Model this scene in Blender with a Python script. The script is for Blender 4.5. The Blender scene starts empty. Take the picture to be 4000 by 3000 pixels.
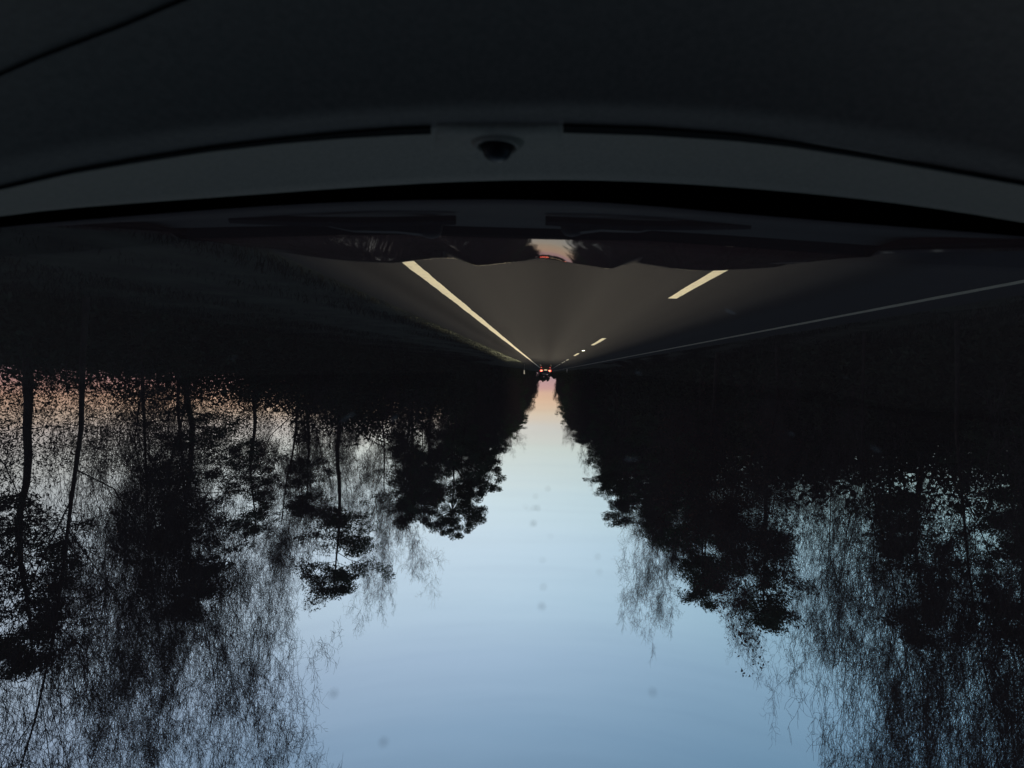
import bpy, bmesh, math, random
import numpy as np
from mathutils import Vector, Matrix
R = math.radians
C = bpy.context.scene.collection
scene = bpy.context.scene

# ------------------------------------------------------------------ camera
CAMZ = 1.235
ROLL = 1.5                                  # the phone was held upside down, a touch off level
cam = bpy.data.objects.new('camera', bpy.data.cameras.new('camera'))
C.objects.link(cam); scene.camera = cam
cam.data.sensor_width = 36; cam.data.lens = 18.0
cam.data.clip_start = 0.02; cam.data.clip_end = 6000
cam.location = (0, 0, CAMZ)
cam.matrix_world = Matrix.Translation((0, 0, CAMZ)) @ Matrix.Rotation(R(90), 4, 'X') @ Matrix.Rotation(R(180 + ROLL), 4, 'Z')
cam.data.shift_x = -132 / 4000; cam.data.shift_y = -45 / 4000
cam.data.dof.use_dof = True; cam.data.dof.focus_distance = 60; cam.data.dof.aperture_fstop = 4.5

# ------------------------------------------------------------------ dusk sky (after sunset: no sun lamp lights the place)
world = bpy.data.worlds.new('World'); scene.world = world
world.use_nodes = True
nt = world.node_tree; nt.nodes.clear()
def N(t, typ, **kw):
    n = t.nodes.new(typ)
    for k, v in kw.items(): setattr(n, k, v)
    return n
def srgb(r, g, b):
    f = lambda c: (c / 255) / 12.92 if c / 255 <= .04045 else ((c / 255 + .055) / 1.055) ** 2.4
    return (f(r), f(g), f(b), 1)
tc = N(nt, 'ShaderNodeTexCoord'); sep = N(nt, 'ShaderNodeSeparateXYZ')
nt.links.new(tc.outputs['Generated'], sep.inputs[0])
asn = N(nt, 'ShaderNodeMath', operation='ARCSINE'); nt.links.new(sep.outputs['Z'], asn.inputs[0])
# soft cloud bands move the colour bands a little
mp = N(nt, 'ShaderNodeMapping'); mp.inputs['Scale'].default_value = (1.5, 1.5, 16)
nt.links.new(tc.outputs['Generated'], mp.inputs[0])
noi = N(nt, 'ShaderNodeTexNoise'); noi.inputs['Scale'].default_value = 2.2; noi.inputs['Detail'].default_value = 4
nt.links.new(mp.outputs[0], noi.inputs['Vector'])
nm = N(nt, 'ShaderNodeMath', operation='MULTIPLY_ADD'); nm.inputs[1].default_value = .035; nm.inputs[2].default_value = -.0175
nt.links.new(noi.outputs['Fac'], nm.inputs[0])
ad = N(nt, 'ShaderNodeMath', operation='ADD'); nt.links.new(asn.outputs[0], ad.inputs[0]); nt.links.new(nm.outputs[0], ad.inputs[1])
dv = N(nt, 'ShaderNodeMath', operation='DIVIDE'); nt.links.new(ad.outputs[0], dv.inputs[0]); dv.inputs[1].default_value = R(60)
def ramp(tree, stops):
    r = N(tree, 'ShaderNodeValToRGB'); e = r.color_ramp.elements
    while len(e) < len(stops): e.new(.5)
    for k, (p, c) in enumerate(stops): e[k].position = p; e[k].color = c
    return r
rp = ramp(nt, [(0, srgb(176, 146, 152)), (1.6/60, srgb(206, 160, 154)), (3.2/60, srgb(228, 188, 158)), (4.6/60, srgb(222, 200, 176)),
               (6.2/60, srgb(212, 206, 198)), (8.5/60, srgb(210, 216, 210)), (14/60, srgb(206, 223, 230)), (19/60, srgb(196, 216, 231)), (24/60, srgb(183, 206, 224)),
               (29/60, srgb(160, 184, 208)), (35/60, srgb(133, 161, 188)), (42/60, srgb(102, 131, 158)), (50/60, srgb(76, 98, 118)), (1, srgb(66, 82, 98))])
nt.links.new(dv.outputs[0], rp.inputs['Fac'])
# warmer and brighter to the west (+x), colder and darker to the east (-x) and behind
azr = ramp(nt, [(0, (.40, .50, .55, 1)), (.28, (.42, .58, .64, 1)), (.5, (1, 1, 1, 1)), (.68, (.93, .91, .92, 1)), (.84, (.66, .62, .64, 1)), (1, (.5, .46, .5, 1))]); azr.color_ramp.interpolation = 'B_SPLINE'
ma = N(nt, 'ShaderNodeMath', operation='MULTIPLY_ADD'); ma.inputs[1].default_value = .5; ma.inputs[2].default_value = .5
nt.links.new(sep.outputs['X'], ma.inputs[0]); nt.links.new(ma.outputs[0], azr.inputs['Fac'])
mul = N(nt, 'ShaderNodeMixRGB', blend_type='MULTIPLY'); mul.inputs[0].default_value = 1
nt.links.new(rp.outputs[0], mul.inputs[1]); nt.links.new(azr.outputs[0], mul.inputs[2])
# the half of the sky behind the car is already dark
fr = ramp(nt, [(.3, (.22, .26, .34, 1)), (.62, (1, 1, 1, 1))])
mb = N(nt, 'ShaderNodeMath', operation='MULTIPLY_ADD'); mb.inputs[1].default_value = .5; mb.inputs[2].default_value = .5
nt.links.new(sep.outputs['Y'], mb.inputs[0]); nt.links.new(mb.outputs[0], fr.inputs['Fac'])
mul2 = N(nt, 'ShaderNodeMixRGB', blend_type='MULTIPLY'); mul2.inputs[0].default_value = 1
nt.links.new(mul.outputs[0], mul2.inputs[1]); nt.links.new(fr.outputs[0], mul2.inputs[2])
# faint thin streaks of cloud low down
mp2 = N(nt, 'ShaderNodeMapping'); mp2.inputs['Scale'].default_value = (1.2, 1.2, 22); nt.links.new(tc.outputs['Generated'], mp2.inputs[0])
n2_ = N(nt, 'ShaderNodeTexNoise'); n2_.inputs['Scale'].default_value = 3; n2_.inputs['Detail'].default_value = 5; nt.links.new(mp2.outputs[0], n2_.inputs['Vector'])
cr_ = ramp(nt, [(.28, (.968, .968, .974, 1)), (.5, (1, 1, 1, 1)), (.8, (1.02, 1.015, 1.015, 1))]); nt.links.new(n2_.outputs['Fac'], cr_.inputs['Fac'])
mul3 = N(nt, 'ShaderNodeMixRGB', blend_type='MULTIPLY'); mul3.inputs[0].default_value = 1
nt.links.new(mul2.outputs[0], mul3.inputs[1]); nt.links.new(cr_.outputs[0], mul3.inputs[2])
bg = N(nt, 'ShaderNodeBackground'); bg.inputs['Strength'].default_value = 1.12
wo = N(nt, 'ShaderNodeOutputWorld')
nt.links.new(mul3.outputs[0], bg.inputs[0]); nt.links.new(bg.outputs[0], wo.inputs[0])

scene.view_settings.view_transform = 'Standard'; scene.view_settings.look = 'None'
scene.view_settings.exposure = 0; scene.view_settings.gamma = 1; scene.view_settings.use_curve_mapping = False
scene.cycles.max_bounces = 5; scene.cycles.diffuse_bounces = 2; scene.cycles.glossy_bounces = 3
scene.cycles.transparent_max_bounces = 8; scene.cycles.use_denoising = True

# ------------------------------------------------------------------ materials
def mat(name, col, rough=.7, noise=0, nscale=8, metallic=0, coat=0, spec=.5, bump=0, bscale=60, emit=None, estr=0, col2=None):
    m = bpy.data.materials.new(name); m.use_nodes = True
    t = m.node_tree; b = t.nodes['Principled BSDF']
    b.inputs['Base Color'].default_value = (*col, 1); b.inputs['Roughness'].default_value = rough
    b.inputs['Metallic'].default_value = metallic; b.inputs['Coat Weight'].default_value = coat
    b.inputs['Specular IOR Level'].default_value = spec
    co = N(t, 'ShaderNodeTexCoord')
    if noise:
        n = N(t, 'ShaderNodeTexNoise'); n.inputs['Scale'].default_value = nscale; n.inputs['Detail'].default_value = 6
        t.links.new(co.outputs['Object'], n.inputs['Vector'])
        c2 = col2 or tuple(c * (1 + noise) for c in col)
        c1 = tuple(c * (1 - noise) for c in col)
        r = ramp(t, [(.3, (*c1, 1)), (.7, (*c2, 1))])
        t.links.new(n.outputs['Fac'], r.inputs['Fac']); t.links.new(r.outputs[0], b.inputs['Base Color'])
    if bump:
        n2 = N(t, 'ShaderNodeTexNoise'); n2.inputs['Scale'].default_value = bscale; n2.inputs['Detail'].default_value = 4
        t.links.new(co.outputs['Object'], n2.inputs['Vector'])
        bp = N(t, 'ShaderNodeBump'); bp.inputs['Strength'].default_value = bump; bp.inputs['Distance'].default_value = .01
        t.links.new(n2.outputs['Fac'], bp.inputs['Height']); t.links.new(bp.outputs[0], b.inputs['Normal'])
    if emit:
        b.inputs['Emission Color'].default_value = (*emit, 1); b.inputs['Emission Strength'].default_value = estr
    return m
M = {}
M['needles'] = mat('pine needles', (.045, .07, .04), .8, .5, .6, spec=.1)
M['bark'] = mat('bark', (.04, .032, .027), .9, .4, 6, spec=.1)
M['twigs'] = mat('twigs', (.06, .048, .045), .9, .3, 2, spec=.1)
M['leaves'] = mat('undergrowth leaves', (.035, .045, .028), .85, .5, .8, spec=.05)
M['brown'] = mat('dead oak leaves', (.085, .05, .04), .85, .4, .8, spec=.05)
M['grass'] = mat('grass', (.012, .014, .011), .9, .5, 3, spec=.05)
M['soil'] = mat('verge soil and grass', (.032, .034, .024), .95, .5, 1.2, spec=.05, bump=.6, bscale=20)
M['dash'] = mat('dashboard plastic', (.100, .076, .059), .7, .14, 160, spec=.2, bump=.25, bscale=700)  # near pad; tone also lowered to paint in the dim view corners
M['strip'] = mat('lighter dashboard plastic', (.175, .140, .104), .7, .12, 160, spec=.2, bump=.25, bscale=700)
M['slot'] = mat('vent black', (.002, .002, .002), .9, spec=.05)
M['domeglass'] = mat('dark sensor dome', (.006, .006, .007), .45, spec=.15)
M['cowl'] = mat('cowl plastic', (.007, .007, .007), .8, .2, 30, spec=.15, bump=.2, bscale=200)
M['wiper'] = mat('wiper black', (.008, .008, .008), .7, .2, 40, spec=.12)
M['paint'] = mat('dark car paint', (.055, .022, .022), .4, coat=1, spec=.0)
M['rubber'] = mat('tyre rubber', (.02, .02, .02), .85)
M['rim'] = mat('wheel rim', (.35, .35, .36), .35, metallic=1)
M['post'] = mat('post white', (.8, .8, .76), .5, .05, 20)
M['headlamp'] = mat('headlight lens', (.7, .7, .7), .1, emit=(1, .88, .66), estr=1)
M['tail'] = mat('tail light red', (.10, .004, .004), .3, emit=(1, .02, .015), estr=2.4)
M['tailcore'] = mat('tail light core', (.2, .05, .04), .3, emit=(1, .27, .13), estr=2.8)
M['fog'] = mat('low red lamp', (.1, .004, .004), .3, emit=(1, .06, .06), estr=1.3)
M['plate'] = mat('plate with painted glow', (.25, .22, .16), .5, emit=(1, .72, .40), estr=.8)  # lamplight on the plate is put in as its own emission
M['carpaint'] = mat('car paint ahead', (.010, .006, .007), .5, spec=.12)
M['glassdark'] = mat('car window dark', (.02, .022, .025), .08, spec=.8)
M['fabric'] = mat('seat fabric', (.03, .03, .032), .95, .2, 60)

def asphalt():
    m = bpy.data.materials.new('asphalt'); m.use_nodes = True
    t = m.node_tree; b = t.nodes['Principled BSDF']; b.inputs['Roughness'].default_value = 1.0
    b.inputs['Specular IOR Level'].default_value = .04
    co = N(t, 'ShaderNodeTexCoord')
    # long streaks of wear along the lanes
    mpp = N(t, 'ShaderNodeMapping'); mpp.inputs['Scale'].default_value = (1.1, .012, 1)
    t.links.new(co.outputs['Object'], mpp.inputs[0])
    n1 = N(t, 'ShaderNodeTexNoise'); n1.inputs['Scale'].default_value = 1.3; n1.inputs['Detail'].default_value = 3
    t.links.new(mpp.outputs[0], n1.inputs['Vector'])
    n2 = N(t, 'ShaderNodeTexNoise'); n2.inputs['Scale'].default_value = 45; n2.inputs['Detail'].default_value = 5
    t.links.new(co.outputs['Object'], n2.inputs['Vector'])
    r1 = ramp(t, [(.3, (.029, .0290, .0295, 1)), (.7, (.036, .0362, .0368, 1))])
    t.links.new(n1.outputs['Fac'], r1.inputs['Fac'])
    r2 = ramp(t, [(.3, (.75, .75, .75, 1)), (.7, (1.25, 1.25, 1.25, 1))])
    t.links.new(n2.outputs['Fac'], r2.inputs['Fac'])
    mx = N(t, 'ShaderNodeMixRGB', blend_type='MULTIPLY'); mx.inputs[0].default_value = 1
    t.links.new(r1.outputs[0], mx.inputs[1]); t.links.new(r2.outputs[0], mx.inputs[2])
    # darker oil line in the middle of each lane
    sx = N(t, 'ShaderNodeSeparateXYZ'); t.links.new(co.outputs['Object'], sx.inputs[0])
    def band(xc, w):
        a = N(t, 'ShaderNodeMath', operation='SUBTRACT'); t.links.new(sx.outputs['X'], a.inputs[0]); a.inputs[1].default_value = xc
        a2 = N(t, 'ShaderNodeMath', operation='ABSOLUTE'); t.links.new(a.outputs[0], a2.inputs[0])
        q = N(t, 'ShaderNodeMapRange'); q.interpolation_type = 'SMOOTHSTEP'
        t.links.new(a2.outputs[0], q.inputs[0]); q.inputs[1].default_value = 0; q.inputs[2].default_value = w
        q.inputs[3].default_value = .72; q.inputs[4].default_value = 1
        return q
    last = mx.outputs[0]
    for xc, w in ((-.18, .6), (-3.8, .6), (2.15, .35)):
        q = band(xc, w)
        m2 = N(t, 'ShaderNodeMixRGB', blend_type='MULTIPLY'); m2.inputs[0].default_value = 1
        t.links.new(last, m2.inputs[1]); t.links.new(q.outputs[0], m2.inputs[2]); last = m2.outputs[0]
    t.links.new(last, b.inputs['Base Color'])
    bp = N(t, 'ShaderNodeBump'); bp.inputs['Strength'].default_value = .3; bp.inputs['Distance'].default_value = .01
    t.links.new(n2.outputs['Fac'], bp.inputs['Height']); t.links.new(bp.outputs[0], b.inputs['Normal'])
    return m
M['asphalt'] = asphalt()

def paintmat(name, col, wear):
    m = bpy.data.materials.new(name); m.use_nodes = True
    t = m.node_tree; b = t.nodes['Principled BSDF']; b.inputs['Roughness'].default_value = .6
    co = N(t, 'ShaderNodeTexCoord')
    n = N(t, 'ShaderNodeTexNoise'); n.inputs['Scale'].default_value = 14; n.inputs['Detail'].default_value = 8
    t.links.new(co.outputs['Object'], n.inputs['Vector'])
    r = ramp(t, [(.32, (col[0]*wear, col[1]*wear, col[2]*wear, 1)), (.45, (*col, 1))])
    t.links.new(n.outputs['Fac'], r.inputs['Fac']); t.links.new(r.outputs[0], b.inputs['Base Color'])
    return m
M['line'] = paintmat('road paint', (.93, .87, .64), .78)
M['oldline'] = paintmat('worn road paint', (.60, .46, .30), .6)

def glassmat():
    m = bpy.data.materials.new('windshield glass'); m.use_nodes = True
    t = m.node_tree; t.nodes.clear()
    tr = N(t, 'ShaderNodeBsdfTransparent'); tr.inputs[0].default_value = (.97, .985, .98, 1)
    gl = N(t, 'ShaderNodeBsdfGlossy'); gl.inputs['Roughness'].default_value = .0
    fz = N(t, 'ShaderNodeFresnel'); fz.inputs[0].default_value = 1.35
    ms = N(t, 'ShaderNodeMixShader'); o = N(t, 'ShaderNodeOutputMaterial')
    t.links.new(fz.outputs[0], ms.inputs[0]); t.links.new(tr.outputs[0], ms.inputs[1]); t.links.new(gl.outputs[0], ms.inputs[2])
    tl = N(t, 'ShaderNodeBsdfTranslucent'); tl.inputs[0].default_value = (1, .62, .58, 1)
    m2 = N(t, 'ShaderNodeMixShader'); m2.inputs[0].default_value = .032
    t.links.new(ms.outputs[0], m2.inputs[1]); t.links.new(tl.outputs[0], m2.inputs[2]); t.links.new(m2.outputs[0], o.inputs[0])
    return m
M['glass'] = glassmat()
def speckmat():
    m = bpy.data.materials.new('dried dirt on glass'); m.use_nodes = True
    t = m.node_tree; t.nodes.clear()
    tr = N(t, 'ShaderNodeBsdfTransparent'); df = N(t, 'ShaderNodeBsdfDiffuse'); df.inputs[0].default_value = (.12, .12, .12, 1)
    ms = N(t, 'ShaderNodeMixShader'); ms.inputs[0].default_value = .42; o = N(t, 'ShaderNodeOutputMaterial')
    t.links.new(tr.outputs[0], ms.inputs[1]); t.links.new(df.outputs[0], ms.inputs[2]); t.links.new(ms.outputs[0], o.inputs[0])
    return m
M['speck'] = speckmat()

def chipmat():
    m = bpy.data.materials.new('pale smear on glass'); m.use_nodes = True
    t = m.node_tree; t.nodes.clear()
    tr = N(t, 'ShaderNodeBsdfTransparent'); df = N(t, 'ShaderNodeBsdfTranslucent'); df.inputs[0].default_value = (.9, .9, .9, 1)
    ms = N(t, 'ShaderNodeMixShader'); ms.inputs[0].default_value = .10; o = N(t, 'ShaderNodeOutputMaterial')
    t.links.new(tr.outputs[0], ms.inputs[1]); t.links.new(df.outputs[0], ms.inputs[2]); t.links.new(ms.outputs[0], o.inputs[0])
    return m
M['chip'] = chipmat()

# ------------------------------------------------------------------ helpers
def tag(o, label=None, cat=None, group=None, kind=None):
    if label: o['label'] = label
    if cat: o['category'] = cat
    if group: o['group'] = group
    if kind: o['kind'] = kind
    return o
def empty(name, loc=(0, 0, 0), rz=0, s=1):
    o = bpy.data.objects.new(name, None); C.objects.link(o)
    o.location = loc; o.rotation_euler = (0, 0, rz); o.scale = (s, s, s)
    return o
def mesh_np(name, verts, faces, m, smooth=False):
    """verts (n,3), faces (k,3 or 4) arrays"""
    verts = np.asarray(verts, np.float32); faces = np.asarray(faces, np.int32)
    me = bpy.data.meshes.new(name)
    k = faces.shape[1]
    me.vertices.add(len(verts)); me.vertices.foreach_set('co', verts.ravel())
    me.loops.add(faces.size); me.loops.foreach_set('vertex_index', faces.ravel())
    me.polygons.add(len(faces)); me.polygons.foreach_set('loop_start', np.arange(0, faces.size, k, dtype=np.int32))
    if smooth: me.polygons.foreach_set('use_smooth', np.ones(len(faces), bool))
    me.update(calc_edges=True); me.materials.append(m)
    return me
def link(name, me, parent=None):
    o = bpy.data.objects.new(name, me); C.objects.link(o)
    if parent: o.parent = parent
    return o
class MB:
    def __init__(s): s.v = []; s.f = []
    def quadstrip(s, rows, close=False):
        b = len(s.v); n = len(rows[0])
        for r in rows: s.v += [tuple(p) for p in r]
        for i in range(len(rows) - 1):
            for j in range(n - 1 + (1 if close else 0)):
                a = b + i * n + j; c = b + i * n + (j + 1) % n
                s.f.append((a, c, c + n, a + n))
        return s
    def box(s, x0, x1, y0, y1, z0, z1):
        b = len(s.v)
        s.v += [(x, y, z) for z in (z0, z1) for y in (y0, y1) for x in (x0, x1)]
        for f in ((0, 2, 3, 1), (4, 5, 7, 6), (0, 1, 5, 4), (2, 6, 7, 3), (0, 4, 6, 2), (1, 3, 7, 5)): s.f.append(tuple(b + i for i in f))
        return s
    def tube(s, pts, rad, n=8, cap=True):
        b = len(s.v); pts = [Vector(p) for p in pts]
        rr = rad if isinstance(rad, (list, tuple)) else [rad] * len(pts)
        for i, p in enumerate(pts):
            d = (pts[min(i + 1, len(pts) - 1)] - pts[max(i - 1, 0)]).normalized()
            u = d.orthogonal().normalized() if abs(d.z) > .9 else d.cross(Vector((0, 0, 1))).normalized()
            w = d.cross(u)
            for k in range(n):
                a = 2 * math.pi * k / n
                s.v.append(tuple(p + (u * math.cos(a) + w * math.sin(a)) * rr[i]))
        for i in range(len(pts) - 1):
            for k in range(n):
                a = b + i * n + k; c = b + i * n + (k + 1) % n
                s.f.append((a, c, c + n, a + n))
        if cap:
            s.f.append(tuple(b + k for k in range(n))[::-1]); s.f.append(tuple(b + (len(pts) - 1) * n + k for k in range(n)))
        return s
    def poly(s, pts):
        b = len(s.v); s.v += [tuple(p) for p in pts]; s.f.append(tuple(range(b, b + len(pts)))); return s
    def build(s, name, m, parent=None, smooth=False, bevel=0, sub=0):
        me = bpy.data.meshes.new(name); me.from_pydata(s.v, [], s.f); me.materials.append(m); me.update()
        if smooth:
            for p in me.polygons: p.use_smooth = True
        o = link(name, me, parent)
        if bevel:
            md = o.modifiers.new('bevel', 'BEVEL'); md.width = bevel; md.segments = 2; md.limit_method = 'ANGLE'
        if sub:
            md = o.modifiers.new('sub', 'SUBSURF'); md.levels = sub; md.render_levels = sub
        return o

# ------------------------------------------------------------------ ground, road, markings
g = MB()
g.quadstrip([[(-3000, -400, -.06), (3000, -400, -.06)], [(-3000, 5000, -.06), (3000, 5000, -.06)]])
tag(g.build('ground', M['soil']), 'dark open land beyond the trees', 'ground', kind='structure')
def verge(xs, name, label):
    rng = np.random.default_rng(5 if xs[0][0] > 0 else 6)
    ys = np.concatenate([np.arange(-20, 60, .5), np.arange(60, 900, 6)])
    rows = []
    for y in ys:
        rows.append([(x, y, z + (0 if k == 0 else rng.uniform(-.03, .03))) for k, (x, z) in enumerate(xs)])
    o = MB().quadstrip(rows).build(name, M['soil'], smooth=True)
    tag(o, label, 'verge', kind='structure')
verge([(3.0, -.004), (3.4, -.02), (4.4, -.10), (5.5, -.16), (6.5, -.10), (8, .0), (10, .12), (13, .18), (18, .1), (30, -.04)], 'right_verge', 'dark grass verge beside the solid bright line')
verge([(-6.5, -.004), (-7, -.02), (-7.8, -.12), (-8.6, -.05), (-9.6, .12), (-12, .25), (-18, .3), (-45, -.04)], 'left_verge', 'dark grass verge beside the faint edge line')
rd = MB()
rd.quadstrip([[(-6.5, y, 0), (-4, y, .0), (0, y, 0), (3.0, y, 0)] for y in list(range(-20, 100, 4)) + list(range(100, 1001, 50))])
road = rd.build('road', M['asphalt']); tag(road, 'two lane dark asphalt carriageway running straight ahead', 'road', kind='structure')
lr = random.Random(12)
def strip(x0, x1, y0, y1, name, m, z=.004):
    if y0 < 60:                                         # slightly ragged painted edges where they can be seen
        ys = list(np.arange(y0, min(y1, 60), .12)) + [y1]; a = b = 0; rw = []
        for y in ys:
            a = .8 * a + lr.gauss(0, .0035); b = .8 * b + lr.gauss(0, .0035)
            rw.append([(x0 + a, y, z), (x1 + b, y, z)])
        o = MB().quadstrip(rw).build(name, m, road)
    else: o = MB().poly([(x0, y0, z), (x1, y0, z), (x1, y1, z), (x0, y1, z)]).build(name, m, road)
    return o
o = strip(1.54, 1.70, -20, 900, 'edge_line', M['line']); o['label'] = 'bright solid edge line lit by the headlights'
o = strip(-5.73, -5.55, -20, 900, 'edge_line', M['oldline']); o['label'] = 'faint worn edge line across the far lane'
PER = 14.0
for k in range(-1, 32):
    strip(-2.06, -1.91, 3.62 + PER * k, 8.15 + PER * k, 'lane_dash', M['line'])

# ------------------------------------------------------------------ road studs between the dashes
def stud():
    o = empty('road_stud'); 
    b = MB(); b.quadstrip([[(-.08, -.06, 0), (.08, -.06, 0)], [(-.06, -.02, .022), (.06, -.02, .022)], [(-.06, .02, .022), (.06, .02, .022)], [(-.08, .06, 0), (.08, .06, 0)]])
    b.poly([(-.08, -.06, 0), (-.06, -.02, .022), (-.06, .02, .022), (-.08, .06, 0)]); b.poly([(.08, .06, 0), (.06, .02, .022), (.06, -.02, .022), (.08, -.06, 0)])
    return b.build('road_stud', M['post'])
s0 = stud()
for i, y in enumerate((27.5, 55.5, 83.5, 97.5)):
    s = s0 if i == 0 else s0.copy()
    if i: C.objects.link(s)
    s.location = (-1.985, y, .004)
    tag(s, ('nearest', 'second nearest', 'third nearest', 'farthest')[i] + ' white raised stud in the gap between two lane dashes', 'road stud', 'road studs along the dashed line')

# ------------------------------------------------------------------ grass blades on the verges
def grass(name, label, x0, x1, seed, zf):
    rng = np.random.default_rng(seed)
    n = 42000
    y = 3 + 60 * rng.random(n) ** 1.6; x = rng.uniform(x0, x1, n); z = zf(x)
    h = rng.uniform(.03, .12, n) * (1 + .6 * np.sin(x * 3 + y * .7)); w = .006 + .0006 * y
    a = rng.uniform(0, math.pi, n); lx = rng.normal(0, .05, n); ly = rng.normal(0, .05, n)
    v = np.zeros((n, 3, 3))
    v[:, 0] = np.stack([x - w * np.cos(a), y - w * np.sin(a), z - .03], 1)
    v[:, 1] = np.stack([x + w * np.cos(a), y + w * np.sin(a), z - .03], 1)
    v[:, 2] = np.stack([x + lx, y + ly, z + h], 1)
    o = link(name, mesh_np(name, v.reshape(-1, 3), np.arange(3 * n).reshape(-1, 3), M['grass']))
    tag(o, label, 'grass', kind='stuff')
grass('grass', 'rough dark grass between the bright line and the thin wood', 3.05, 10, 1, lambda x: np.interp(x, [3, 4.4, 5.5, 8, 10], [-.0, -.1, -.16, 0, .12]))
grass('grass', 'rough dark grass between the faint line and the thick wood', -11, -6.6, 2, lambda x: np.interp(x, [-12, -9.6, -8.6, -7.8, -6.5], [.25, .12, -.05, -.12, 0]))

# ------------------------------------------------------------------ tree generators (unit = metres, native height about 16)
def tubes(P0, P1, R0, R1, k=3):
    P0 = np.asarray(P0, float); P1 = np.asarray(P1, float); R0 = np.asarray(R0, float); R1 = np.asarray(R1, float)
    n = len(P0); d = P1 - P0; L = np.linalg.norm(d, axis=1, keepdims=True) + 1e-9; d = d / L
    ref = np.where(np.abs(d[:, 2:3]) > .9, np.array([[1., 0, 0]]), np.array([[0, 0, 1.]]))
    u = np.cross(d, ref); u /= np.linalg.norm(u, axis=1, keepdims=True) + 1e-9; w = np.cross(d, u)
    V = np.zeros((n, 2 * k, 3))
    for j in range(k):
        a = 2 * math.pi * j / k; off = u * math.cos(a) + w * math.sin(a)
        V[:, j] = P0 + off * R0[:, None]; V[:, k + j] = P1 + off * R1[:, None]
    F = np.array([[j, (j + 1) % k, k + (j + 1) % k, k + j] for j in range(k)])
    F = (F[None] + (np.arange(n) * 2 * k)[:, None, None]).reshape(-1, 4)
    return V.reshape(-1, 3), F
class Segs:
    def __init__(s): s.a = []; s.b = []; s.ra = []; s.rb = []
    def add(s, a, b, ra, rb): s.a.append(a); s.b.append(b); s.ra.append(ra); s.rb.append(rb)
    def mesh(s, name, m, k=3):
        v, f = tubes(s.a, s.b, s.ra, s.rb, k); return mesh_np(name, v, f, m, True)
def unit(v): return v / (np.linalg.norm(v) + 1e-9)

def bare_tree(seed, H=16, spread=.55, leafy=0, low=.2, wide=3.9, kids=(2, 2, 3, 3, 2), r0=.145):
    rng = np.random.default_rng(seed); big = Segs(); tw = Segs(); tips = []; NL = 5
    def grow(p, d, L, r, lev):
        nseg = 8 if lev == 0 else 4 if lev == 1 else 3
        for i in range(nseg):
            wob = .13 if lev == 0 else .22
            d = unit(d + rng.normal(0, wob, 3) + np.array([0, 0, .15 if lev == 0 else .10 if lev == 1 else .03]))
            q = p + d * L / nseg; r2 = r * (.80 if lev == 0 else .80)
            (big if lev < 2 else tw).add(p, q, r, r2)
            if lev < NL and not (lev == 0 and i < (2 if low > .15 else 1)):
                nb = kids[lev]
                for _ in range(nb):
                    side = unit(np.cross(d, rng.normal(0, 1, 3)))
                    c = unit(d * rng.uniform(.35, .8) + side * rng.uniform(.6, 1.1) * (spread / .55))
                    grow(p + (q - p) * rng.random(), c, L * rng.uniform(.36, .58) * (1.15 if lev == 0 else 1), max(r2 * .46, .0035), lev + 1)
            p = q; r = r2
        tips.append(p)
    grow(np.array([0., 0, -.3]), np.array([rng.normal(0, .05), rng.normal(0, .05), 1.]), H * .66, r0, 0)
    q = np.array(tips); rad = np.percentile(np.hypot(q[:, 0], q[:, 1]), 96); k = min(1, wide / rad)
    zt = np.percentile(q[:, 2], 99.5); kz = 16 / zt; sc = np.array([k, k, kz]); None
    for g_ in (big, tw): g_.a = np.array(g_.a) * sc; g_.b = np.array(g_.b) * sc
    tips = q * sc
    tm = big.mesh('bare tree trunk', M['bark'], 6)
    v, f = tubes(tw.a, tw.b, np.maximum(tw.ra, .0036), np.maximum(tw.rb, .0026), 3)
    if leafy:
        t = np.array(tips)[rng.permutation(len(tips))[:leafy]]
        lv, lf = leafcloud(rng, np.repeat(t, 3, 0) + rng.normal(0, .12, (len(t) * 3, 3)), .07)
        f = np.vstack([f, np.hstack([lf, lf[:, -1:]])[:, :4] + len(v)]) if False else f
        cm = mesh_np('bare tree crown', v, f, M['twigs'])
        lm = mesh_np('dead leaves', lv, lf, M['brown'])
        return tm, cm, lm
    return tm, mesh_np('bare tree crown', v, f, M['twigs']), None
def leafcloud(rng, c, s, asp=.5):
    n = len(c); a = rng.normal(0, 1, (n, 3)); a /= np.linalg.norm(a, axis=1, keepdims=True)
    b = np.cross(a, rng.normal(0, 1, (n, 3))); b /= np.linalg.norm(b, axis=1, keepdims=True) + 1e-9
    sz = (s * rng.uniform(.5, 1.5, n))[:, None]
    v = np.stack([c - a * sz, c + b * sz * asp, c + a * sz, c - b * sz * asp], 1).reshape(-1, 3)
    return v, np.arange(4 * n).reshape(-1, 4)
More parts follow.
